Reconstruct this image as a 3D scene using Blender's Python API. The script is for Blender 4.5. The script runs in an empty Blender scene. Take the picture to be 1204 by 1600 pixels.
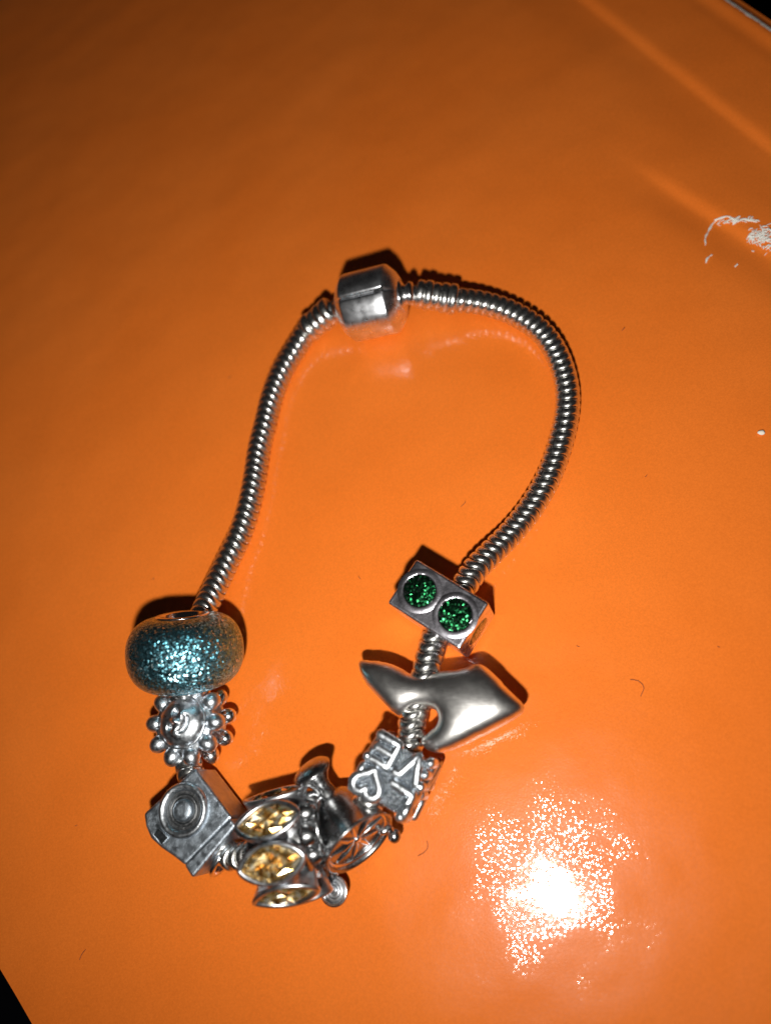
import bpy, bmesh, math, random
import numpy as np
from mathutils import Vector, Matrix, noise
random.seed(7); np.random.seed(7)
PI = math.pi
S = 0.001                      # everything below is written in millimetres
C = bpy.context.scene.collection
SC = bpy.context.scene

# ------------------------------------------------------------------ camera, world, lamp, exposure
F = 1203.0                     # focal length in pixels of the 1204 x 1600 photograph
NADIR = (908.0, 1222.0)        # the pixel straight below the lens
H = 95.0                       # lens height above the cover, mm
_o = Vector((NADIR[0]-602, NADIR[1]-800, F)).normalized()
_Z = -_o
_X = Vector((1, 0, 0)); _X = (_X - _X.dot(_Z)*_Z).normalized()
_Y = _Z.cross(_X)
CW = Matrix((_X, _Y, _Z))      # camera axes (right, down, forward) to world
CAM = Vector((0, 0, H))
def at(px, py, h=0.0):         # the point at height h (mm) that the photograph shows at this pixel
    r = CW @ Vector(((px-602)/F, (py-800)/F, 1))
    return CAM + r*((h-H)/r.z)

cd = bpy.data.cameras.new('camera'); cam = bpy.data.objects.new('camera', cd); C.objects.link(cam)
R3 = CW @ Matrix(((1,0,0),(0,-1,0),(0,0,-1)))
cam.matrix_world = Matrix.Translation(CAM*S) @ R3.to_4x4()
cd.sensor_fit = 'VERTICAL'; cd.sensor_height = 32; cd.lens = 32*F/1600
cd.clip_start = 0.005; cd.clip_end = 5
cd.dof.use_dof = True; cd.dof.focus_distance = 0.095; cd.dof.aperture_fstop = 10.5
SC.camera = cam

w = bpy.data.worlds.new('World'); SC.world = w; w.use_nodes = True
w.node_tree.nodes['Background'].inputs[0].default_value = (0.70, 0.62, 0.60, 1)
w.node_tree.nodes['Background'].inputs[1].default_value = 0.013

ld = bpy.data.lights.new('flash_lamp', 'AREA'); ld.shape = 'DISK'; ld.size = 0.0054
ld.energy = 0.178; ld.color = (1.0, 0.96, 0.9)
lamp = bpy.data.objects.new('flash_lamp', ld); C.objects.link(lamp)
LPOS = CAM + CW @ Vector((-7.5, 22, 0))
_aim = (Vector(at(520, -160)) - LPOS).normalized()
lamp.rotation_euler = _aim.to_track_quat('-Z', 'Y').to_euler(); lamp.location = LPOS*S

SC.view_settings.view_transform = 'Standard'; SC.view_settings.look = 'None'
SC.view_settings.exposure = 0; SC.view_settings.gamma = 1
SC.render.engine = 'CYCLES'
SC.cycles.use_denoising = True
SC.cycles.max_bounces = 10; SC.cycles.glossy_bounces = 7; SC.cycles.diffuse_bounces = 4
SC.cycles.sample_clamp_indirect = 4; SC.cycles.blur_glossy = 0.2

# ------------------------------------------------------------------ materials
class Mat:
    def __init__(s, name):
        s.m = bpy.data.materials.new(name); s.m.use_nodes = True
        s.t = s.m.node_tree; s.b = s.t.nodes['Principled BSDF']
        s.tc = s.t.nodes.new('ShaderNodeTexCoord')
    def n(s, kind, **kw):
        x = s.t.nodes.new('ShaderNode'+kind)
        for k, v in kw.items():
            if k in x.inputs: x.inputs[k].default_value = v
            else: setattr(x, k, v)
        return x
    def l(s, a, b): s.t.links.new(a, b)
    def set(s, **kw):
        for k, v in kw.items():
            k = k.replace('_', ' ')
            if isinstance(v, tuple) and len(v) == 3: v = (*v, 1)
            s.b.inputs[k].default_value = v
        return s
    def noise(s, scale, detail=3, rough=.5):      # scale = features per mm
        x = s.n('TexNoise', Scale=scale*1000, Detail=detail, Roughness=rough)
        s.l(s.tc.outputs['Object'], x.inputs['Vector']); return x
    def ramp(s, fac, stops):
        r = s.n('ValToRGB'); e = r.color_ramp.elements
        while len(e) < len(stops): e.new(.5)
        for k, (p, c) in enumerate(stops):
            e[k].position = p; e[k].color = (*c, 1) if isinstance(c, tuple) else (c, c, c, 1)
        s.l(fac, r.inputs[0]); return r
    def bump(s, h, dist_mm, strength=1.0, prev=None):
        b = s.n('Bump', Strength=strength, Distance=dist_mm*S)
        s.l(h, b.inputs['Height'])
        if prev is not None: s.l(prev, b.inputs['Normal'])
        return b.outputs[0]

def metal(name, col=(.80,.81,.82), rough=.22, rv=.1, nb=.012, ns=1.6, fine=.004):
    M = Mat(name); M.set(Metallic=1.0, Base_Color=col, Roughness=rough)
    a = M.noise(ns, 4, .6); r = M.ramp(a.outputs[0], [(.3, max(.03, rough-rv)), (.7, rough+rv)])
    M.l(r.outputs[0], M.b.inputs['Roughness'])
    n1 = M.bump(a.outputs[0], nb)
    f = M.noise(9, 2, .5); n2 = M.bump(f.outputs[0], fine, prev=n1)
    M.l(n2, M.b.inputs['Normal'])
    c = M.noise(.5, 4, .6)
    cr = M.ramp(c.outputs[0], [(.35, tuple(x*.78 for x in col)), (.6, col)])
    M.l(cr.outputs[0], M.b.inputs['Base Color'])
    return M.m
silver   = metal('polished_silver', (.88,.88,.90), .22, .07, .010, 1.2, .0015)
chainmat = metal('chain_silver', (.84,.84,.82), .27, .08, .010, 1.5, .002)
claspmat = metal('clasp_steel', (.92,.95,1.0), .29, .05, .006, .8, .003)
def brushed(name, **k):
    m = metal(name, **k); t = m.node_tree; b = t.nodes['Principled BSDF']
    tc = t.nodes.new('ShaderNodeTexCoord'); mp = t.nodes.new('ShaderNodeMapping'); mp.inputs['Scale'].default_value = (900, 9000, 2500); mp.inputs['Rotation'].default_value = (0, 0, -.55)
    n = t.nodes.new('ShaderNodeTexNoise'); n.inputs['Scale'].default_value = 1; n.inputs['Detail'].default_value = 3
    bp = t.nodes.new('ShaderNodeBump'); bp.inputs['Distance'].default_value = .010*S
    t.links.new(tc.outputs['Object'], mp.inputs[0]); t.links.new(mp.outputs[0], n.inputs['Vector']); t.links.new(n.outputs[0], bp.inputs['Height'])
    t.links.new(b.inputs['Normal'].links[0].from_socket, bp.inputs['Normal']); t.links.new(bp.outputs[0], b.inputs['Normal']); return m
satin    = brushed('satin_silver', col=(.86,.85,.83), rough=.32, rv=.03, nb=.004, ns=.8, fine=.006)
cast     = metal('cast_silver', (.74,.79,.84), .35, .10, .03, 2.2, .006)
bezelmat = metal('bezel_silver', (.78,.80,.83), .30, .05, .008, 1.0, .003)
dull     = metal('worn_grey_silver', (.43,.49,.55), .42, .14, .05, 1.3, .03)
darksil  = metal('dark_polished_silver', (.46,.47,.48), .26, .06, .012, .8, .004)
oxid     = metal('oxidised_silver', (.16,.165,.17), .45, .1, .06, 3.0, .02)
recess_shade      = metal('painted_recess_shade', (.06,.065,.07), .5, .1, .05, 2.5, .02)  # near-black: the viewfinder recess's shade is put into the colour
grain    = metal('grainy_silver', (.36,.40,.44), .25, .1, .55, 2.6, .06)
boxmet   = metal('box_steel', (.90,.88,.97), .27, .06, .10, .28, .006)

def glitter(name, lo, hi, size, amp, rough, coat=1.0, metallic=1.0):
    M = Mat(name); M.set(Metallic=metallic, Roughness=rough, Coat_Weight=coat, Coat_Roughness=.06)
    v = M.n('TexVoronoi', Scale=1000/size); M.l(M.tc.outputs['Object'], v.inputs['Vector'])
    g = M.n('NewGeometry')
    sub = M.n('VectorMath', operation='SUBTRACT'); M.l(v.outputs['Color'], sub.inputs[0]); sub.inputs[1].default_value = (.5,.5,.5)
    sc = M.n('VectorMath', operation='SCALE'); M.l(sub.outputs[0], sc.inputs[0]); sc.inputs['Scale'].default_value = amp
    ad = M.n('VectorMath', operation='ADD'); M.l(sc.outputs[0], ad.inputs[0]); M.l(g.outputs['Normal'], ad.inputs[1])
    nm = M.n('VectorMath', operation='NORMALIZE'); M.l(ad.outputs[0], nm.inputs[0]); M.l(nm.outputs[0], M.b.inputs['Normal'])
    sp = M.n('SeparateColor'); M.l(v.outputs['Color'], sp.inputs[0])
    r = M.ramp(sp.outputs[1], [(.0, lo), (.45, tuple(.5*a+.5*b for a, b in zip(lo, hi))), (.9, hi), (1., (.75,.85,.85))])
    M.l(r.outputs[0], M.b.inputs['Base Color'])
    return M.m
blueglit = glitter('teal_glitter_resin', (.035,.14,.18), (.24,.56,.68), .22, .80, .37, .5)
greenglit = glitter('green_glitter_resin', (.004,.05,.016), (.035,.16,.075), .22, .8, .28, .6)

A = Mat('amber_stone'); A.set(Base_Color=(.75,.42,.10), Metallic=.9, Roughness=.27, Coat_Weight=1.0, Coat_Roughness=.04)
an = A.noise(1.1, 3, .6); ar = A.ramp(an.outputs[0], [(.38, (.34,.14,.02)), (.5, (.86,.58,.20)), (.60, (1.,.93,.72))])
A.l(ar.outputs[0], A.b.inputs['Base Color'])
amber = A.m

def cover_material():
    M = Mat('orange_laminate')
    M.set(Base_Color=(.81,.188,.022), Roughness=.32, Coat_Weight=1.0, Coat_Roughness=.065, Coat_IOR=1.5)
    M.b.inputs['Specular IOR Level'].default_value = .12
    c = M.noise(.05, 3); cr = M.ramp(c.outputs[0], [(.3, (.79,.175,.019)), (.7, (.83,.194,.024))])
    gr = M.noise(4.5, 3, .7); gm = M.ramp(gr.outputs[0], [(.3, .90), (.7, 1.08)])
    mx = M.n('VectorMath', operation='MULTIPLY'); M.l(cr.outputs[0], mx.inputs[0]); M.l(gm.outputs[0], mx.inputs[1])
    M.l(mx.outputs[0], M.b.inputs['Base Color'])
    # laminate film: little round blisters over the paper fibres, plus a soft waviness
    v = M.n('TexVoronoi', Scale=2900); v.feature = 'SMOOTH_F1'; v.inputs['Smoothness'].default_value = .35
    M.l(M.tc.outputs['Object'], v.inputs['Vector'])
    rv = M.ramp(v.outputs['Distance'], [(.0, 1.0), (.55, 0.0)])
    pt = M.noise(.16, 3, .6); rp = M.ramp(pt.outputs[0], [(.34, .38), (.60, 1.0)])
    mul = M.n('Math', operation='MULTIPLY'); M.l(rv.outputs[0], mul.inputs[0]); M.l(rp.outputs[0], mul.inputs[1])
    b = M.noise(.9, 2, .5); w_ = M.noise(.07, 2, .5)
    n1 = M.bump(w_.outputs[0], .45); n2 = M.bump(b.outputs[0], .012, prev=n1); n3 = M.bump(mul.outputs[0], .0165, prev=n2)
    M.l(n3, M.b.inputs['Coat Normal'])
    f = M.noise(6, 2); M.l(M.bump(f.outputs[0], .016, prev=n2), M.b.inputs['Normal'])
    return M.m
orange = cover_material()
W = Mat('worn_white_paper'); W.set(Base_Color=(.80,.79,.74), Roughness=.9)
wn = W.noise(3, 4); W.l(W.bump(wn.outputs[0], .1), W.b.inputs['Normal']); paper = W.m
K = Mat('black_table'); K.set(Base_Color=(.002,.002,.003), Roughness=.9, Specular_IOR_Level=.02); kn = K.noise(2, 3); K.l(K.bump(kn.outputs[0], .02), K.b.inputs['Normal']); black = K.m
D = Mat('dust_fibre'); D.set(Base_Color=(.26,.07,.02), Roughness=.8); dn = D.noise(3); D.l(D.bump(dn.outputs[0], .01), D.b.inputs['Normal']); dust = D.m
D2 = Mat('white_dust'); D2.set(Base_Color=(.8,.75,.65), Roughness=.8); dn = D2.noise(3); D2.l(D2.bump(dn.outputs[0], .01), D2.b.inputs['Normal']); wdust = D2.m

# ------------------------------------------------------------------ building helpers (mm)
class MB:
    def __init__(s): s.v = []; s.f = []; s.sm = []
    def add(s, vs, fs, smooth=True, M=None):
        o = len(s.v)
        for p in vs:
            p = Vector(p); s.v.append(M @ p if M is not None else p)
        s.f += [[i+o for i in f] for f in fs]; s.sm += [smooth]*len(fs)
        return s
    def lathe(s, prof, n=32, M=None, smooth=True, a0=0, a1=2*PI, wob=None):
        full = abs((a1-a0)-2*PI) < 1e-6; m = n if full else n+1
        vs = []
        for k in range(m):
            a = a0+(a1-a0)*k/n
            for (r, z) in prof:
                q = r*(wob(a, z) if wob else 1)
                vs.append((q*math.cos(a), q*math.sin(a), z))
        L = len(prof); fs = []
        for k in range(n):
            k2 = (k+1) % m
            for j in range(L-1): fs.append((k*L+j, k2*L+j, k2*L+j+1, k*L+j+1))
        return s.add(vs, fs, smooth, M)
    def tube(s, pts, r, n=10, closed=False, M=None, flat=None, caps=True):
        pts = [Vector(p) for p in pts]; N = len(pts); rr = r if hasattr(r, '__len__') else [r]*N
        T = []
        for i in range(N):
            a = pts[(i-1) % N] if (closed or i) else pts[0]; b = pts[(i+1) % N] if (closed or i < N-1) else pts[-1]
            T.append((b-a).normalized())
        up = Vector((0, 0, 1)) if abs(T[0].z) < .9 else Vector((1, 0, 0))
        vs = []; nrm = (up - up.dot(T[0])*T[0]).normalized()
        for i in range(N):
            nrm = (nrm - nrm.dot(T[i])*T[i]).normalized(); bn = T[i].cross(nrm)
            for k in range(n):
                a = 2*PI*k/n; z = math.cos(a)*(flat or 1)
                vs.append(pts[i]+(nrm*z+bn*math.sin(a))*rr[i])
        fs = []
        for i in range(N if closed else N-1):
            j = (i+1) % N
            for k in range(n):
                k2 = (k+1) % n; fs.append((i*n+k, i*n+k2, j*n+k2, j*n+k))
        s.add(vs, fs, True, M)
        if not closed and caps:
            for i, d in ((0, -1), (N-1, 1)):
                cap = []; 
                for q in range(4):
                    t = q/3*PI/2; c_ = pts[i]+T[i]*d*rr[i]*math.sin(t)*.8
                    for k in range(n):
                        cap.append(c_+(vs[i*n+k]-pts[i])*max(math.cos(t), .02))
                cf = [[q*n+k, q*n+(k+1) % n, (q+1)*n+(k+1) % n, (q+1)*n+k][::d] for q in range(3) for k in range(n)]
                s.add(cap, cf, True, M)
        return s
    def ball(s, c, r, sc=(1,1,1), M=None, n=16, m=10, rot=None):
        vs = []; fs = []
        for i in range(m+1):
            t = PI*i/m
            for k in range(n):
                a = 2*PI*k/n
                p = Vector((r*sc[0]*math.sin(t)*math.cos(a), r*sc[1]*math.sin(t)*math.sin(a), r*sc[2]*math.cos(t)))
                if rot is not None: p = rot @ p
                vs.append(Vector(c)+p)
        for i in range(m):
            for k in range(n):
                k2 = (k+1) % n; fs.append((i*n+k, (i+1)*n+k, (i+1)*n+k2, i*n+k2))
        return s.add(vs, fs, True, M)
    def prism(s, poly, z0, z1, bev=.25, seg=3, M=None):     # outline in x,y, bevelled all round
        bm = bmesh.new(); lo = [bm.verts.new((p[0], p[1], z0)) for p in poly]; hi = [bm.verts.new((p[0], p[1], z1)) for p in poly]
        n = len(poly); bm.faces.new(lo[::-1]); bm.faces.new(hi)
        for i in range(n): bm.faces.new((lo[i], lo[(i+1) % n], hi[(i+1) % n], hi[i]))
        bmesh.ops.recalc_face_normals(bm, faces=bm.faces)
        if bev: bmesh.ops.bevel(bm, geom=[e for e in bm.edges if e.calc_face_angle(0) > .35], offset=bev, segments=seg, affect='EDGES', profile=.5)
        bm.verts.index_update()
        s.add([v.co.copy() for v in bm.verts], [[v.index for v in f.verts] for f in bm.faces], False, M)
        for i in range(len(s.sm)-len(bm.faces), len(s.sm)): s.sm[i] = False
        bm.free(); return s
    def box(s, hx, hy, z0, z1, bev=.25, M=None): return s.prism([(-hx,-hy),(hx,-hy),(hx,hy),(-hx,hy)], z0, z1, bev, 3, M)
    def mesh(s, name, mat, inv=None):
        me = bpy.data.meshes.new(name)
        vs = [(inv @ v if inv is not None else v)*S for v in s.v]
        me.from_pydata(vs, [], s.f); me.materials.append(mat)
        me.polygons.foreach_set('use_smooth', s.sm)
        bm = bmesh.new(); bm.from_mesh(me)
        bmesh.ops.remove_doubles(bm, verts=bm.verts, dist=1e-7)
        bmesh.ops.recalc_face_normals(bm, faces=bm.faces); bm.to_mesh(me); bm.free()
        me.update(); return me

def tag(o, label=None, cat=None, group=None, kind=None):
    for k, v in (('label', label), ('category', cat), ('group', group), ('kind', kind)):
        if v: o[k] = v
    return o
def thing(name, label, cat, M, group=None):
    o = bpy.data.objects.new(name, None); C.objects.link(o)
    Ms = M.copy(); Ms.translation = M.translation*S
    o.matrix_world = Ms; o.empty_display_size = .002; o['mm'] = 1
    FR[o.name] = M.copy(); del o['mm']
    return tag(o, label, cat, group)
FR = {}
def part(name, mb, mat, root, world=False, label=None):
    inv = FR[root.name].inverted() if world else None
    me = mb.mesh(name, mat, inv) if isinstance(mb, MB) else mb
    o = bpy.data.objects.new(name, me); C.objects.link(o); o.parent = root
    if label: o['label'] = label
    return o
def sub(name, mb, mat, parent, root=None, world=False):
    inv = FR[root.name].inverted() if world else None
    me = mb.mesh(name, mat, inv) if isinstance(mb, MB) else mb
    o = bpy.data.objects.new(name, me); C.objects.link(o); o.parent = parent; return o
def frame(o, x=None, z=None):          # right-handed frame at o, z kept exactly, x as near as it can be
    z = Vector(z).normalized(); x = Vector(x) if x is not None else Vector((1,0,0.01))
    x = (x - x.dot(z)*z).normalized(); y = z.cross(x)
    m = Matrix((x, y, z)).transposed().to_4x4(); m.translation = Vector(o); return m
def imdir(dx, dy, dz=0, p=(600, 1200), h=4):     # world direction of an image direction near p, with a rise dz
    d = at(p[0]+dx*20, p[1]+dy*20, h)-at(p[0], p[1], h); d.normalize(); d.z = dz; return d.normalized()
def spline(pts, step=.2):
    P = [Vector(p) for p in pts]; P = [2*P[0]-P[1]]+P+[2*P[-1]-P[-2]]; out = []
    for i in range(1, len(P)-2):
        a, b, c, d = P[i-1:i+3]; n = max(2, int((c-b).length/step))
        for k in range(n):
            t = k/n
            out.append(.5*((2*b)+(c-a)*t+(2*a-5*b+4*c-d)*t*t+(3*b-a-3*c+d)*t**3))
    out.append(P[-2]); return out

# ------------------------------------------------------------------ the setting: black table, orange cover
def table():
    mb = MB(); n = 24; vs = []; fs = []
    for i in range(n+1):
        for j in range(n+1): vs.append((-450+900*i/n, -450+900*j/n, -14))
    for i in range(n):
        for j in range(n): fs.append((i*(n+1)+j, (i+1)*(n+1)+j, (i+1)*(n+1)+j+1, i*(n+1)+j+1))
    mb.add(vs, fs); o = bpy.data.objects.new('table', mb.mesh('table', black)); C.objects.link(o); tag(o, kind='structure')
table()

def L2(p, a, b):      # signed distance in the plane from line ab (left positive) and the run along it
    d = (b-a); d = Vector((d.x, d.y)).normalized(); q = Vector((p.x-a.x, p.y-a.y))
    return d.x*q.y-d.y*q.x, d.dot(q)
def cover():
    e0a, e0b = at(0, 1513), at(50, 1599)            # the edge at lower left
    e1a, e1b = at(1168, 0), at(1204, 24)            # the edge at upper right
    g1a, g1b = at(921, 0), at(1204, 225)            # the long hinge groove
    g2a, g2b = at(1000, 260), at(1120, 336)          # the short groove that ends in the tear
    d0 = (e0b-e0a).normalized(); d1 = (e1b-e1a).normalized()
    def e0(t): return e0a+d0*(t*260-150)
    def e1(t): return e1a+d1*(t*260-150)
    nu, nv = 330, 300
    def hgt(p):
        z = 0
        s, r = L2(p, g1a, g1b); q = s+.9; z -= .62*math.exp(-(q/(.95 if q > 0 else 5.5))**2)
        s, r = L2(p, g2a, g2b); fade = 1/(1+math.exp(-(r-3)/2.2))
        q = s+1.0; z -= .70*fade*math.exp(-(q/(1.1 if q > 0 else 3.4))**2)
        s, r = L2(p, e1a, e1b); k = abs(s)
        z -= .8*math.exp(-(k/1.6)**2) - .35*math.exp(-((k-2.6)/1.2)**2)
        z -= .10*math.exp(-((k-4.6)/1.2)**2)
        z += .05*noise.noise(p*.045)
        z += .06*noise.noise(Vector(((p.x*.6-p.y*.8)*.16, (p.x*.8+p.y*.6)*.012, 5.0)))
        return z
    vs = []
    for i in range(nu+1):
        t = i/nu
        for j in range(nv+1):
            q = j/nv; q = 1-(1-q)**1.5
            p = e0(t).lerp(e1(t), q); p = Vector((p.x, p.y, 0)); p.z = hgt(p); vs.append(p)
    fs = [(i*(nv+1)+j, (i+1)*(nv+1)+j, (i+1)*(nv+1)+j+1, i*(nv+1)+j+1) for i in range(nu) for j in range(nv)]
    T = thing('orange_cover', 'large glossy orange laminated cover, creased at its upper right, under the bracelet', 'book cover', Matrix.Translation((0,0,-13)))
    mb = MB().add(vs, fs); part('top_sheet', mb, orange, T, True)
    # the body of the book below the sheet
    c = [e0(0), e0(1), e1(1), e1(0)]; sk = MB()
    ring = [(p.x, p.y) for p in c]; ctr = Vector((sum(p[0] for p in ring)/4, sum(p[1] for p in ring)/4))
    ring = [tuple(ctr+(Vector(p)-ctr)*.985) for p in ring]
    sk.prism(ring, -13.9, -1.6, .5, 2); part('page_block', sk, paper, T, True)
    # white wear along the upper right edge
    wm = MB(); N = 260; rows = []
    nr = Vector((-d1.y, d1.x, 0)); nr = nr if nr.dot(e0a-e1a) > 0 else -nr
    for k in range(N+1):
        p = e1a+d1*(-12+40*k/N)
        for q in range(4):
            wq = (.55+.5*noise.noise(p*.7)+.28*noise.noise(p*2.7))
            pp = p+nr*(1.9+(q/3-.5)*max(.05, wq)*1.7+.15*noise.noise(p*1.3)); pp = Vector((pp.x, pp.y, 0))
            pp.z = hgt(pp)+(.05 if q in (1, 2) else -.02); rows.append(pp)
    wm.add(rows, [(k*4+q, (k+1)*4+q, (k+1)*4+q+1, k*4+q+1) for k in range(N) for q in range(3)])
    part('worn_edge', wm, paper, T, True, 'white worn strip along the edge')
    # torn laminate: ragged white fibre lines and a scuffed patch
    def ragged(pts, w0, seed):
        P = spline([at(*p) for p in pts], .12); m = MB(); rows = []
        for k, p in enumerate(P):
            t = (P[min(k+1, len(P)-1)]-P[max(k-1, 0)]).normalized(); n_ = Vector((-t.y, t.x, 0))
            f = w0*min(1, 5*k/len(P)+.1, 5*(1-k/len(P))+.1)
            a = f*(.5+1.1*noise.noise(Vector((k*.13, seed, 0)))); b = f*(.5+1.1*noise.noise(Vector((k*.17, seed+9, 3))))
            for q in (-abs(a)-.03, 0, abs(b)+.03):
                pp = p+n_*q; z = hgt(pp); rows.append((pp.x, pp.y, z+(.20 if q == 0 else .015)))
        m.add(rows, [(k*3+q, (k+1)*3+q, (k+1)*3+q+1, k*3+q+1) for k in range(len(P)-1) for q in range(2)])
        return m
    for i, (pts, w0) in enumerate([([(1101,383),(1103,366),(1112,347),(1122,339)], .17), ([(1116,340),(1135,338),(1150,344),(1162,342),(1182,347)], .24),
                                   ([(1102,412),(1106,402),(1112,397)], .25), ([(1147,416),(1152,411)], .22), ([(1144,350),(1149,341),(1155,338)], .3)]):
        part('torn_fibre', ragged(pts, w0, i*3.3), paper, T, True)
    fr = MB()
    for k in range(190):
        x = 1166+44*random.random()**.8; sp_ = 5+18*min(1, (x-1160)/40); y = 369+.10*(x-1166)+sp_*random.gauss(0, .42)
        if random.random() < .12: x = random.uniform(1120, 1180); y = 344+random.gauss(0, 1.2)
        a = random.gauss(-.15, .5); l_ = random.uniform(2.5, 9)
        p, q = at(x, y), at(x+l_*math.cos(a), y+l_*math.sin(a)); m_ = (p+q)/2+Vector((random.gauss(0,.08), random.gauss(0,.08), 0))
        for v in (p, m_, q): v.z = hgt(v)+.04
        m_.z += random.uniform(.03, .35); fr.tube([p, m_, q], random.uniform(.03, .10), 5, caps=False)
    fo = part('frayed_paper', fr, paper, T, True, 'scuffed white paper fibres at the tear'); fo['kind'] = 'stuff'
    return hgt
HG = cover()

# ------------------------------------------------------------------ the bracelet chain
def pathpts(l): return spline([at(*p) for p in l], .05)
left = [(524,480,4.4),(508,491,3.8),(487,507,2.6),(465,540,1.85),(441,580,1.78),(425,620,1.78),(415,660,1.78),(405,700,1.78),(398,745,1.78),(389,790,1.78),(375,835  ,1.9),(354,880,2.4),(333,925,3.6),(316,962,5),(303,1000,6.4),(290,1060,6),(284,1130,4.6),(300,1215,4.2),(330,1290,4.2),(362,1338,4.6),(430,1322,5.5),(492,1296,5.2),(550,1275,5.0),(605,1222,4.6),(640,1160,4.8),(645,1122,5.0),(660,1070,5.2),(672,1020,5.4),(690,970,5.2),(722,920,4.6),(742,890,4.0),(768,863,3.0),(797,834,2.2),(828,795,1.8),(855,748,1.78),(874,695,1.78),(885,645,1.78),(884,600,1.78),(869,553,1.78),(842,516,1.78),(800,489,2.0),(755,474,2.6),(710,468,3.6),(672,462,4.6),(640,457,5.4)]
P = pathpts(left)
cum = [0]
for a, b in zip(P, P[1:]): cum.append(cum[-1]+(b-a).length)
def chain_at(s):
    lo, hi = 0, len(cum)-1
    while hi-lo > 1:
        m = (lo+hi)//2
        if cum[m] <= s: lo = m
        else: hi = m
    t = (s-cum[lo])/(cum[hi]-cum[lo]); p = P[lo].lerp(P[hi], t)
    a = P[max(lo-6, 0)]; b = P[min(hi+6, len(P)-1)]
    return p, (b-a).normalized()
BR = thing('charm_bracelet', 'silver snake chain bracelet with a barrel clasp, lying in a loop on the orange cover', 'bracelet', Matrix.Translation(at(600, 850)))
def link_mesh(A=.24, ph=0):
    mb = MB(); n = 40; m = 12; vs = []
    for k in range(n):
        a = 2*PI*k/n; off = A*math.sin(2*a+ph)+.05*math.sin(4*a); c_ = 1.34+.04*math.cos(4*a)
        for q in range(m):
            b = 2*PI*q/m; cb, sb = math.cos(b), math.sin(b)
            r = c_+.30*math.copysign(abs(cb)**.8, cb); z = off+.53*math.copysign(abs(sb)**.85, sb)
            vs.append((r*math.cos(a), r*math.sin(a), z))
    fs = [(k*m+q, ((k+1) % n)*m+q, ((k+1) % n)*m+(q+1) % m, k*m+(q+1) % m) for k in range(n) for q in range(m)]
    mb.add(vs, fs); return mb.mesh('chain_link', chainmat)
LM = link_mesh()
total = cum[-1]; pitch = 1.12; s = 3.9; nlink = 0
skip = []
def near(p, q, r): return (p-q).length < r
while s < total-6.2:
    p, t = chain_at(s)
    m = frame(p, Vector((0, 0, 1)), t)
    tw = .75+.55*math.sin(s*.035+.4)
    m = m @ Matrix.Rotation(tw, 4, 'Z')
    o = bpy.data.objects.new('chain_link', LM); C.objects.link(o); o.parent = BR
    mm = FR[BR.name].inverted() @ m; mm.translation *= S; o.matrix_local = mm
    s += pitch; nlink += 1
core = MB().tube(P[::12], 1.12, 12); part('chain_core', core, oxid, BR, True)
# ribbed crimp caps at both chain ends
def cap(s0, s1, rib, flip, lab):
    k0, k1 = chain_at(s0), chain_at(s1); ax = (k1[0]-k0[0]); Ln = ax.length
    prof = [(1.2, -.1)]; n = rib
    for i in range(n):
        z0 = Ln*i/n; z1 = Ln*(i+1)/n; d = z1-z0
        r = 1.95+.14*((i % 2) if n > 3 else 1)+ (.18 if (i == (0 if flip else n-1)) else 0)
        prof += [(r-.25, z0), (r-.04, z0+.14*d), (r, z0+.5*d), (r-.04, z0+.86*d), (r-.25, z1)]
    prof.append((1.2, Ln+.1))
    mb = MB().lathe(prof, 32, frame(k0[0], (0,0,1), ax)); part('end_cap', mb, chainmat, BR, True)
cap(.6, 5.6, 4, True, 0); cap(total-6.6, total-.9, 5, True, 0)
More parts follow.
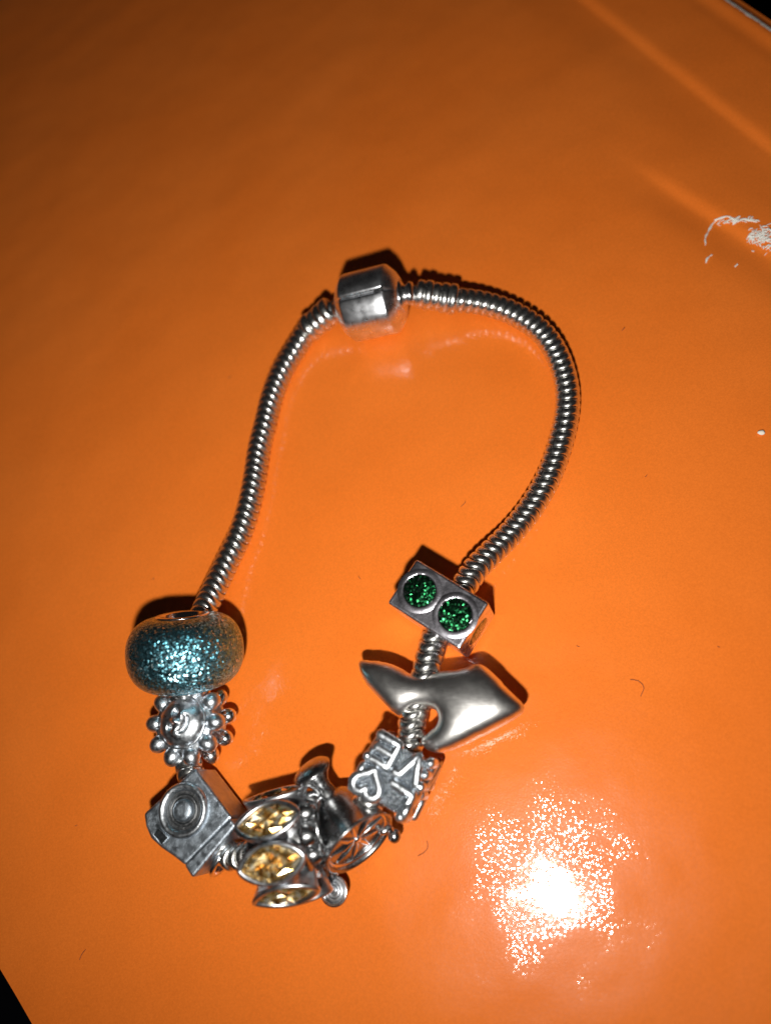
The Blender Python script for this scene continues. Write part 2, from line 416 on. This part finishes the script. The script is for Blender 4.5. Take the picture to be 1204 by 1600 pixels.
# barrel clasp
def clasp():
    a = at(529, 482, 5.4); b = at(630, 466, 5.4); mid = (a+b)/2; mid = at(580, 474, 5.6)
    ax = (b-a); ax.z = .12*ax.length; F_ = frame(mid, (0,0,1), ax.normalized())
    hl = 4.65; R = 4.75
    prof = [(1.5, -hl), (2.4, -hl+.02), (2.75, -hl+.12), (3.7, -hl+.62), (R-.30, -hl+1.30), (R-.07, -hl+1.52), (R, -hl+1.72), (R, -1), (R, 0), (R, 1), (R, hl-1.72), (R-.07, hl-1.52), (R-.30, hl-1.30), (3.7, hl-.62), (2.75, hl-.12), (2.4, hl-.02), (1.5, hl)]
    inner = [(r-.5 if i not in (0, len(prof)-1) else r, z*.96) for i, (r, z) in enumerate(prof)][::-1]
    g = -.10; full = prof+inner+[prof[0]]
    # x of the frame is up; the seam runs along the top, a little to the far side
    sg = 1 if F_.to_3x3().col[1].y < 0 else -1
    def wob(a, z):
        a = ((a+PI) % (2*PI))-PI; e = min(1, max(0, (hl-abs(z))/1.0))
        d = a-sg*math.radians(30); g = a-sg*.30
        return 1-e*(.040*math.exp(-(d/.42)**4)+.075*math.exp(-(g/.050)**2))
    sd = sg*.30
    part('barrel', MB().lathe(full, 240, F_, True, sd, sd+2*PI, wob), claspmat, BR, True)
    part('barrel_core', MB().lathe([(0, -hl*.9), (R-.7, -hl*.6), (R-.7, hl*.6), (0, hl*.9)], 32, F_), oxid, BR, True)
    # dark prism at the seam's right end, coloured as a thumb notch's shade
    N = F_ @ Matrix.Rotation(sd, 4, 'Z') @ Matrix.Translation((R-.30, 0, hl-1.65)) @ Matrix(((0,0,1,0),(0,1,0,0),(1,0,0,0),(0,0,0,1)))
    part('notch_shade', MB().prism([(.3,-.42),(.3,.42),(-1.25,0)], 0, .16, .03, 1, N), oxid, BR, True)
    # ball and collar on the right, collar on the left
    Fr = F_ @ Matrix.Translation((0, 0, hl)); part('collar', MB().lathe([(0,-.3),(2.1,-.3),(2.2,.05),(1.6,.35),(1.3,.6),(1.55,.95),(1.75,1.3),(1.5,1.7),(0,1.9)], 28, Fr), silver, BR, True)
    Fl = F_ @ Matrix.Translation((0, 0, -hl)) @ Matrix.Rotation(PI, 4, 'X'); part('collar', MB().lathe([(0,-.3),(1.9,-.3),(2.0,.1),(1.5,.5),(1.3,1.0),(0,1.2)], 28, Fl), silver, BR, True)
clasp()

# ------------------------------------------------------------------ blue glitter bead
def blue_bead():
    c = at(290, 1018, 7.3); ax = imdir(.10, -1, .40, (290, 1018)); Fm = frame(c, (0,0,1), ax)
    T = thing('glitter_bead', 'round teal blue glitter bead, the largest bead, at the left of the bracelet', 'bead', Fm)
    R, r0, hl = 7.15, 2.5, 4.55; prof = []
    for k in range(33):
        t = -PI/2+PI*k/32 ; e = .78
        cx = abs(math.cos(t))**e; sz = math.copysign(abs(math.sin(t))**.92, math.sin(t))
        prof.append((r0+.2+(R-r0-.2)*cx, hl*sz))
    prof = [(r0, -hl+.35)]+prof+[(r0, hl-.35)]
    part('resin_body', MB().lathe(prof, 72), blueglit, T)
    part('silver_core', MB().lathe([(r0-.3, -hl-.05), (r0+.75, -hl-.12), (r0+.8, -hl+.1), (r0, -hl+.3), (r0, hl-.3), (r0+.8, hl-.1), (r0+.75, hl+.12), (r0-.3, hl+.05), (r0-.3, -hl-.05)], 40), silver, T)
blue_bead()

# ------------------------------------------------------------------ sun face bead
def sun_bead():
    c = at(299, 1131, 4.3); z = Vector((-.06, .02, 1)); Fm = frame(c, imdir(1, 0, 0, (284,1130)), z)
    T = thing('sun_bead', 'silver sun bead with a smiling face ringed by round rays, just below the blue bead', 'charm', Fm)
    part('disc', MB().lathe([(0,-2.1),(3.4,-2.1),(3.9,-1.8),(3.7,-1.2),(3.1,-.8),(3.1,.8),(3.8,1.1),(4.0,1.7),(3.6,2.0),(0,2.0)], 40), cast, T)
    # the face: a dome with eyes, nose, cheeks and a mouth
    mb = MB(); n, m = 56, 26; vs = []
    def g(x, y, cx, cy, sx, sy): return math.exp(-((x-cx)/sx)**2-((y-cy)/sy)**2)
    ca, sa = math.cos(-1.25), math.sin(-1.25)
    for i in range(m+1):
        r = 3.0*i/m
        for k in range(n):
            a = 2*PI*k/n; x, y = r*math.cos(a), r*math.sin(a)
            z_ = 1.85*math.sqrt(max(0, 1-(r/3.1)**2))
            u, v = ca*x-sa*y, sa*x+ca*y
            z_ += .55*g(u, v, 0, -.05, .36, .7)+.30*g(u, v, -1.1, -.5, .6, .5)+.30*g(u, v, 1.1, -.5, .6, .5)
            z_ -= .6*g(u, v, -.95, .65, .42, .30)+.6*g(u, v, .95, .65, .42, .30)
            mr = math.hypot(u, v-.35); 
            if v < -.4: z_ -= .42*math.exp(-((mr-1.6)/.24)**2)*math.exp(-(u/1.2)**4)
            vs.append((x, y, 1.85+z_))
    fs = [(i*n+k, (i+1)*n+k, (i+1)*n+(k+1) % n, i*n+(k+1) % n) for i in range(m) for k in range(n)]
    part('face', mb.add(vs, fs), cast, T)
    part('face_rim', MB().tube([(3.0*math.cos(a), 3.0*math.sin(a), 2.1) for a in np.linspace(0, 2*PI, 48, endpoint=False)], .26, 8, True), cast, T)
    part('chain_hole_collar', MB().lathe([(1.7,-3.2),(2.1,-3.2),(2.1,3.2),(1.7,3.2)], 24, Matrix.Rotation(PI/2, 4, 'X')), oxid, T)
    for zz, R_, nn, off in ((1.45, 4.10, 10, .02), (-1.6, 4.2, 10, .25)):
        for k in range(nn):
            a = 2*PI*k/nn+off
            rot = Matrix.Rotation(a, 3, 'Z')
            b = MB().ball((R_*math.cos(a), R_*math.sin(a), zz), 1.16 if zz > 0 else 1.08, (1.10,.95,.95), rot=rot)
            b.tube([(2.6*math.cos(a), 2.6*math.sin(a), zz-.1), (4.1*math.cos(a), 4.1*math.sin(a), zz)], [.9,.95], 10, caps=False)
            part('ray', b, cast if zz > 0 else silver, T)
sun_bead()

# ------------------------------------------------------------------ camera shaped bead
def camera_bead():
    h = 7.0; c = at(298, 1290, 0); T = thing('camera_bead', 'dull silver camera shaped bead with a round lens, below the sun bead', 'charm', Matrix.Translation(c))
    k = 5.473; Q = lambda x, y, hh=h: at(200+x/k, 1170+y/k, hh)
    body = [Q(562,160), Q(885,590), Q(478,1005), Q(378,925), Q(272,852), Q(180,768), Q(138,665), Q(120,555)]
    mb = MB().prism([(p.x, p.y) for p in body][::-1], 1.1, 6.75, .38, 3); part('body', mb, dull, T, True)
    strip = [Q(873,592,7.1), Q(925,662,7.1), Q(548,1110,7.1), Q(476,992,7.1)]
    part('top_plate', MB().prism([(p.x, p.y) for p in strip][::-1], 1.0, 7.1, .32, 3), dull, T, True)
    ctr = at(286, 1266, 7.0); L = frame(Vector((ctr.x, ctr.y, 6.7)), (1,0,0), (0,0,1))
    part('lens_ring', MB().lathe([(3.15,-.2),(3.1,.3),(2.9,.62),(2.65,.68),(2.3,.45),(2.15,.1),(2.1,-.05)], 56, L), cast, T, True)
    part('lens_well', MB().lathe([(0,.06),(2.2,.06)], 40, L), oxid, T, True)
    part('lens_inner_ring', MB().lathe([(1.85,.0),(1.8,.22),(1.6,.32),(1.42,.22),(1.38,.0)], 40, L), oxid, T, True)
    part('lens_button', MB().lathe([(1.28,0),(1.22,.42),(1.0,.58),(.5,.62),(0,.62)], 36, L), dull, T, True)
    win = [Q(213,735,6.8), Q(262,672,6.8), Q(345,760,6.8), Q(290,822,6.8)]
    part('viewfinder', MB().prism([(p.x, p.y) for p in win][::-1], 6.6, 6.80, .04, 1), recess_shade, T, True)  # thin plate, no hollow; its dark colour stands in for shade in a recess
    part('viewfinder_frame', MB().tube([Vector((p.x, p.y, 6.78)) for p in win], .10, 6, True), dull, T, True)
    # ring of the chain hole on the lower right side
    e = (at(352, 1345, 3.9)); nrm = imdir(.62, .62, 0, (350,1345)); part('hole_ring', MB().lathe([(1.5,-.6),(2.1,-.5),(2.3,.0),(2.1,.25),(1.6,.2),(1.5,-.6)], 36, frame(e-nrm*.1, (0,0,1), nrm)), silver, T, True)
camera_bead()

# ------------------------------------------------------------------ bead with marquise amber stones
def amber_bead():
    c = at(450, 1320, 5.7); ax = imdir(1, -.24, 0.02, (430,1320)); F_ = frame(c, (0,0,1), ax)
    T = thing('amber_stone_bead', 'silver barrel bead set all round with pointed oval amber stones', 'charm', F_)
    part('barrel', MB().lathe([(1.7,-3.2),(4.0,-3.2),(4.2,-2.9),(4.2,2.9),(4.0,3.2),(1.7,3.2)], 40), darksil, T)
    def outline(a, b, n=36):
        pts = []
        for k in range(n):
            t = 2*PI*k/n; x = math.cos(t); y = math.sin(t)
            pts.append((a*x, b*math.copysign(abs(y)**1.22, y)))
        return pts
    def lens(a, b, n=36):
        return [(a*math.cos(2*PI*k/n), b*math.copysign(abs(math.sin(2*PI*k/n))**1.85, math.sin(2*PI*k/n))) for k in range(n)]
    def bez():
        o = outline(3.95, 2.24); i = lens(3.40, 1.82); n = len(o); vs = []; rows = [
            [(x*.80, y*.80, -2.6) for x, y in o], [(x*.96, y*.96, -.35) for x, y in o], [(x, y, -.08) for x, y in o], [(x*.99, y*.98, .10) for x, y in o], [(.6*x+.4*u, .6*y+.4*v, .20) for (x, y), (u, v) in zip(o, i)],
            [(u*1.03, v*1.05, .14) for u, v in i], [(u, v, .02) for u, v in i], [(u*.98, v*.98, -.35) for u, v in i]]
        for r in rows: vs += r
        fs = [(j*n+k, j*n+(k+1) % n, (j+1)*n+(k+1) % n, (j+1)*n+k) for j in range(len(rows)-1) for k in range(n)]
        return MB().add(vs, fs)
    def stone():
        n = 14; vs = [(x, y, -.20) for x, y in lens(3.38, 1.80, n)]
        g1 = [(x, y, -.06+.34*(k % 2)) for k, (x, y) in enumerate(lens(2.25, 1.28, n))]
        g2 = [(x, y, -.42+.46*((k+1) % 2)) for k, (x, y) in enumerate(outline(1.0, .66, n))]
        vs += g1+g2+[(0, 0, .04)]; fs = []
        for k in range(n):
            k2 = (k+1) % n; fs += [(k, k2, n+k), (k2, n+k2, n+k), (n+k, n+k2, 2*n+k), (n+k2, 2*n+k2, 2*n+k), (2*n+k, 2*n+k2, 3*n)]
        return MB().add(vs, fs, False)
    bm_, sm_ = bez().mesh('bezel', bezelmat), stone().mesh('stone', amber)
    yim = -1 if F_.to_3x3().col[1].y < 0 else 1
    for j in range(8):
        ang = math.radians(-30+45*j)*yim*-1          # measured from straight up round the barrel
        # frame x is up: a stone at angle 0 faces the lens
        M_ = Matrix.Rotation(ang, 4, 'Z') @ Matrix.Translation((5.75, 0, 0)) @ Matrix(((0,0,1,0),(0,-1,0,0),(1,0,0,0),(0,0,0,1)))
        M_.translation *= S
        b = part('bezel', bm_, silver, T); b.matrix_local = M_
        s_ = sub('stone', sm_, amber, b)
amber_bead()

# ------------------------------------------------------------------ spacer with petals between amber bead and cup charm
def spacer():
    c = at(490, 1294, 5.0); ax = imdir(1, -.18, .02, (490,1290)); F_ = frame(c, (0,0,1), ax)
    T = thing('petal_spacer', 'narrow dark silver spacer bead with petals, right of the amber stone bead', 'bead', F_)
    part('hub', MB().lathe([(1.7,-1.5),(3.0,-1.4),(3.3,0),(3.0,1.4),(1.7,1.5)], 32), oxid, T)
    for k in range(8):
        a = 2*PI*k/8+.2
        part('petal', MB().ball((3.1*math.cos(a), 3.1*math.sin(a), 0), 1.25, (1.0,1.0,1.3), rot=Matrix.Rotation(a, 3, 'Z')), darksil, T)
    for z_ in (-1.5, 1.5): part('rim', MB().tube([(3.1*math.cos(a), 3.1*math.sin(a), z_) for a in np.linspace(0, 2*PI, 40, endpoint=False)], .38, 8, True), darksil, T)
spacer()

# ------------------------------------------------------------------ cup or bell shaped charm with flared spout and spiral disc
def cup_charm():
    c = at(561, 1316, 4.6); ax = imdir(.63, .74, .30, (560,1310)); F_ = frame(c, (0,0,1), ax)
    T = thing('cup_charm', 'dark polished cup shaped charm with a flared spout, a patterned end and a spiral disc', 'charm', F_)
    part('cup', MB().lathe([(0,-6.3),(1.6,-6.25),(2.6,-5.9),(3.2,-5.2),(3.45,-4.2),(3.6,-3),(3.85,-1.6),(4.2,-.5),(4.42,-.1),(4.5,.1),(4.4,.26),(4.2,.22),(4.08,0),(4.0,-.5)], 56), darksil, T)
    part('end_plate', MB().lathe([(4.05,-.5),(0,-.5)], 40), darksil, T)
    part('inner_ring', MB().tube([(3.85*math.cos(a), 3.85*math.sin(a), -.38) for a in np.linspace(0, 2*PI, 48, endpoint=False)], .22, 6, True), silver, T)
    for k in range(9):
        a = 2*PI*k/9+.3
        part('flower_rib', MB().tube([(.3*math.cos(a), .3*math.sin(a), -.42), (1.8*math.cos(a+.08), 1.8*math.sin(a+.08), -.30), (3.5*math.cos(a), 3.5*math.sin(a), -.42)], [.12,.3,.12], 6, flat=.7), silver, T)
    part('flower_centre', MB().ball((0,0,-.4), .5, (1,1,.6)), silver, T)
    # flared spout at the upper left
    base = at(513, 1243, 5.0); tip = at(489, 1197, 5.6); d = (tip-base); Fs = frame(base, (0,0,1), d); Ln = d.length
    part('spout', MB().lathe([(1.25,-.6),(1.1,.4),(1.0,Ln*.35),(1.1,Ln*.5),(1.5,Ln*.68),(2.15,Ln*.86),(2.35,Ln*.94),(2.3,Ln*1.0),(1.9,Ln*1.1),(1.1,Ln*1.17),(0,Ln*1.2)], 36, frame(base, (0,0,1), d+Vector((0,0,1.6)))), darksil, T, True)
    # spiral disc at the bottom
    dc = at(522, 1392, 3.0); Fd = frame(dc, (1,0,0), Vector((-.10, .02, 1)))
    dsk = part('spiral_disc', MB().lathe([(0,-.5),(1.4,-.5),(1.55,-.2),(1.55,.1),(1.4,.16),(0,.16)], 36, Fd), oxid, T, True)
    sp = []; 
    for k in range(90):
        t = k/89; a = t*2*PI*2.6; r = .3+.95*t; sp.append(Fd @ Vector((r*math.cos(a), r*math.sin(a), .2)))
    sub('spiral', MB().tube(sp, .15, 6), cast, dsk, T, True)
    part('disc_rim', MB().tube([Fd @ Vector((1.5*math.cos(a), 1.5*math.sin(a), .1)) for a in np.linspace(0, 2*PI, 40, endpoint=False)], .2, 8, True), silver, T, True)
    part('stem', MB().tube([at(518,1345,4.0), at(520,1362,3.4), at(522,1374,2.7)], [.75,.55,.6], 10), darksil, T, True)
    # little curl with a ball, lower right
    part('curl', MB().tube(spline([at(590,1292,4.4), at(599,1300,4.6), at(607,1293,4.4), at(612,1301,3.9)], .2), .38, 8), silver, T, True)
    part('ball_tip', MB().ball(at(616,1306,3.6), .75, (1,1.1,1)), darksil, T, True)
cup_charm()

# ------------------------------------------------------------------ openwork letter cube
def love_cube():
    h = 8.6; c3 = [at(590,1139,h), at(681,1192,h), at(627,1290,h), at(541,1227,h)]
    mid = sum(c3, Vector())/4; x = (c3[0]-c3[1]); y = (c3[3]-c3[0]); hs = (x.length+y.length)/4
    z = x.cross(y).normalized(); F_ = frame(Vector((mid.x, mid.y, h-hs)), x, Vector((0,0,1)))
    T = thing('letter_cube', 'silver cube bead with raised letters and a heart, right of the cup charm', 'charm', F_)
    hs += .12
    part('cube_core', MB().box(hs-.55, hs-.55, -hs+.55, hs-.55, .25), grain, T)
    hp = []
    for k in range(40):
        t = 2*PI*k/40; hp.append((16*math.sin(t)**3/17*1.02, (13*math.cos(t)-5*math.cos(2*t)-2*math.cos(3*t)-math.cos(4*t))/17*1.02+.08))
    glyph = {'L': [([(-.68,.85),(-.72,-.72),(.82,-.78)], False)],
             'O': [(hp, True)],
             'V': [([(-1.0,.78),(-.62,.82),(0,-.82),(.66,.82),(1.02,.78)], False)],
             'E': [([(.74,.80),(-.66,.82),(-.70,-.82),(.78,-.82)], False), ([(-.68,0),(.62,.0)], False)]}
    lay = {'L': (-1, 1), 'O': (1, 1), 'V': (-1, -1), 'E': (1, -1)}
    q = hs/2
    faces = [Matrix.Identity(4)]
    for a in (PI/2, -PI/2): faces.append(Matrix.Rotation(a, 4, 'Y'))
    for Mf in faces:
        for ch, (gx, gy) in lay.items():
            mb = MB()
            for pts, cl in glyph[ch]:
                P3 = []
                src = pts
                if not cl:                     # subdivide straight strokes so corners stay crisp
                    src = []
                    for a, b in zip(pts, pts[1:]):
                        for t in (0, .08, .3, .6, .92): src.append((a[0]+(b[0]-a[0])*t, a[1]+(b[1]-a[1])*t))
                    src.append(pts[-1])
                for (u, v) in src: P3.append(Vector((gx*q*1.0+u*q*.90, gy*q*1.0+v*q*.90, hs-.46)))
                mb.tube(P3, .60, 12, cl, Mf, flat=.90)
            part('heart' if ch == 'O' else 'letter_'+ch.lower(), mb, cast, T)
love_cube()

# ------------------------------------------------------------------ smooth implicit shapes (surface nets)
def surface_net(f, lo, st, keep=None):
    nx, ny, nz = f.shape; s_ = f < 0
    act = {}; vs = []
    e = [((0,0,0),(1,0,0)),((0,1,0),(1,1,0)),((0,0,1),(1,0,1)),((0,1,1),(1,1,1)),((0,0,0),(0,1,0)),((1,0,0),(1,1,0)),((0,0,1),(0,1,1)),((1,0,1),(1,1,1)),((0,0,0),(0,0,1)),((1,0,0),(1,0,1)),((0,1,0),(0,1,1)),((1,1,0),(1,1,1))]
    acc = np.zeros((nx-1, ny-1, nz-1, 3)); cnt = np.zeros((nx-1, ny-1, nz-1))
    g = lambda a, o: a[o[0]:nx-1+o[0], o[1]:ny-1+o[1], o[2]:nz-1+o[2]]
    for a, b in e:
        fa, fb = g(f, a), g(f, b); cr = (fa < 0) != (fb < 0); t = np.where(cr, fa/np.where(cr, fa-fb, 1), 0)
        for d in range(3): acc[..., d] += np.where(cr, a[d]+(b[d]-a[d])*t, 0)
        cnt += cr
    ids = -np.ones(cnt.shape, int); idx = np.argwhere(cnt > 0)
    for n_, (i, j, k) in enumerate(idx):
        ids[i, j, k] = n_; p = acc[i, j, k]/cnt[i, j, k]+(i, j, k); vs.append(Vector(lo)+Vector(p*st))
    fs = []
    for ax in range(3):
        o = [0, 0, 0]; o[ax] = 1
        A_ = s_[:nx-o[0], :ny-o[1], :nz-o[2]]; B_ = s_[o[0]:, o[1]:, o[2]:]
        for i, j, k in np.argwhere(A_ != B_):
            u, v = [q for q in range(3) if q != ax]; c = [i, j, k]
            if c[u] < 1 or c[v] < 1: continue
            q4 = []
            for du, dv in ((0,0),(1,0),(1,1),(0,1)):
                d = list(c); d[u] -= du; d[v] -= dv
                if d[0] >= nx-1 or d[1] >= ny-1 or d[2] >= nz-1: break
                q4.append(ids[tuple(d)])
            if len(q4) == 4: fs.append(q4 if A_[i, j, k] else q4[::-1])
    return vs, fs
def tail_charm():
    k = 4.013; px = [(75,150),(92,128),(200,132),(320,165),(400,212),(480,228),(570,208),(700,195),(790,166),(850,158),(905,195),(960,250),(1055,350),(1122,425),(1085,475),(1000,525),(850,605),(700,675),(600,706),(540,700),(490,668),(470,640),(500,605),(560,555),(598,500),(570,440),(520,424),(440,428),(395,452),(340,478),(250,402),(160,312),(100,228)]
    pts = [at(540+x/k, 1000+y/k, 5.0) for x, y in px]
    o = [(p.x, p.y) for p in pts]; sp = spline([Vector((*p, 0)) for p in o+[o[0]]], .5)[:-1]
    poly = np.array([(p.x, p.y) for p in sp]); lo = poly.min(0)-1.0; hi = poly.max(0)+1.0; st = .22
    X = np.arange(lo[0], hi[0], st); Y = np.arange(lo[1], hi[1], st); gx, gy = np.meshgrid(X, Y, indexing='ij')
    d = np.full(gx.shape, 1e9); ins = np.zeros(gx.shape, bool)
    for a, b in zip(poly, np.roll(poly, -1, 0)):
        ab = b-a; t = np.clip(((gx-a[0])*ab[0]+(gy-a[1])*ab[1])/(ab@ab), 0, 1)
        d = np.minimum(d, np.hypot(gx-a[0]-t*ab[0], gy-a[1]-t*ab[1]))
        c = ((a[1] > gy) != (b[1] > gy)); ins ^= c & (gx < (b[0]-a[0])*(gy-a[1])/np.where(b[1] == a[1], 1e-9, b[1]-a[1])+a[0])
    d = np.where(ins, d, -d)
    u = np.where(ins, np.clip(d, 0, 3), 0.0)          # a soap film over the outline gives the smooth belly
    for _ in range(2500):
        n_ = (u[:-2,1:-1]+u[2:,1:-1]+u[1:-1,:-2]+u[1:-1,2:]+st*st*2.0)/4
        u[1:-1,1:-1] = np.where(ins[1:-1,1:-1], n_, 0)
    T2 = 14.5*(1-np.exp(-(u/9.5)**.80))
    edge = np.clip(d+.05, None, .5)
    cm = poly.mean(0)
    T2 = np.where(ins, T2, 6.0*np.clip(d, -3, 0))
    Z = np.arange(-4.6, 4.61, st)
    f = (Z[None, None, :]**2-T2[..., None])
    f = f/np.sqrt(4*Z[None, None, :]**2+9)
    vs, fs = surface_net(f, (lo[0], lo[1], Z[0]), st)
    c = at(690, 1098, 0); T = thing('fish_tail_charm', 'smooth satin silver fish tail shaped charm between the green stone box and the letter cube', 'charm', Matrix.Translation((c.x, c.y, 0)))
    mb = MB().add([(v.x, v.y, v.z+5.0+.075*((v.x-cm[0])*.45-(v.y-cm[1])*.89)) for v in vs], fs)
    ob = part('tail', mb, satin, T, True)
    me = ob.data; bm = bmesh.new(); bm.from_mesh(me)
    for _ in range(3): bmesh.ops.smooth_vert(bm, verts=bm.verts, factor=.5, use_axis_x=True, use_axis_y=True, use_axis_z=True)
    bm.to_mesh(me); bm.free()
tail_charm()

# ------------------------------------------------------------------ box bead with green glitter discs
def green_box():
    h = 8.0; q = [at(651,877,h), at(757,943,h), at(718,1009,h), at(609,941,h)]
    mid = sum(q, Vector())/4; x = (q[1]-q[0]+q[2]-q[3])/2; y = (q[0]-q[3]+q[1]-q[2])/2; hx, hy = x.length/2+.28, y.length/2+.28
    F_ = frame(Vector((mid.x, mid.y, 0)), x, (0,0,1))
    T = thing('green_box_bead', 'rectangular polished silver bead inlaid with round green glitter discs', 'charm', F_)
    yy = Vector((F_.to_3x3().col[1])).dot(y) > 0
    part('box', MB().box(hx, hy, .9, h, .32), boxmet, T)
    cup = [(2.95,.005),(2.7,.06),(2.45,.085),(2.25,.07),(2.0,.02)]
    def disc(M_, r=.92):
        part('setting', MB().lathe([(a*r, b) for a, b in cup]+[(2.05*r,.03),(0,.03)], 44, M_), boxmet, T)
        part('glitter_disc', MB().lathe([(2.06*r,.035),(1.9*r,.075),(1.2*r,.11),(0,.13)], 36, M_), greenglit, T)
    ox = hx*.50
    disc(Matrix.Translation((-ox, .1, h))); disc(Matrix.Translation((ox, -.1, h)))
    for sx in (1, -1): disc(Matrix.Translation((sx*hx, 0, (h+1.3)/2)) @ Matrix.Rotation(sx*PI/2, 4, 'Y'), .88)
green_box()

# ------------------------------------------------------------------ dust
def fibre(pts, r, mat, name, label, cat, group=None):
    P_ = [at(*p, 0) for p in pts]
    for p in P_: p.z = HG(p)+r*1.5
    sp = spline(P_, .3) if len(P_) > 2 else P_
    o0 = P_[0]; mb = MB().tube([p-o0 for p in sp], r, 6)
    o = bpy.data.objects.new(name, mb.mesh(name, mat)); C.objects.link(o); o.location = o0*S; tag(o, label, cat, group)
g = 'stray fibres on the orange cover'
fibre([(984,1062),(996,1064),(1005,1074),(1000,1088)], .05, dust, 'dust_fibre', 'curled dark hair on the orange cover right of the fish tail charm', 'fibre', g)
fibre([(667,1314),(668,1324),(662,1332),(653,1337)], .045, dust, 'dust_fibre', 'short bent dark hair on the cover below the letter cube', 'fibre', g)
fibre([(134,1484),(129,1490),(125,1499)], .045, dust, 'dust_fibre', 'short straight dark hair on the cover at the lower left', 'fibre', g)
fibre([(720,792),(726,786),(727,783)], .04, dust, 'dust_fibre', 'tiny dark speck of hair inside the chain loop', 'fibre', g)
fibre([(971,517),(975,512)], .05, dust, 'dust_fibre', 'tiny dark speck on the cover right of the chain top', 'fibre', g)
for (x, y), lb in zip([(238, 905), (905, 1010), (357, 590), (1010, 742), (560, 900), (118, 1290), (1120, 1010)],
                      ['above the blue bead', 'right of the green box bead', 'left of the left chain', 'far right of the chain', 'in the middle of the loop', 'left of the camera bead', 'near the right edge, above the glare']):
    a = random.uniform(0, 6); l_ = random.uniform(3, 6)
    fibre([(x, y), (x+l_*.5*math.cos(a), y+l_*.5*math.sin(a)+1), (x+l_*math.cos(a), y+l_*math.sin(a))], .04, dust, 'dust_fibre', 'tiny dark dust fibre on the cover '+lb, 'fibre', g)
def speck():
    p = at(1189, 676, .25); mb = MB().ball((0,0,0), .38, (1.2,.8,.6))
    mb.v = [v*(1+.35*noise.noise(v*3)) for v in mb.v]
    o = bpy.data.objects.new('white_crumb', mb.mesh('white_crumb', wdust)); C.objects.link(o); o.location = p*S; tag(o, 'small white crumb on the orange cover near its right side', 'crumb')
speck()
for o in SC.objects:
    if o.type == 'MESH' and o.data.users == 1 and o.name.split('.')[0] not in ('top_sheet','table'): pass
print('links', nlink, 'length', round(total, 1))
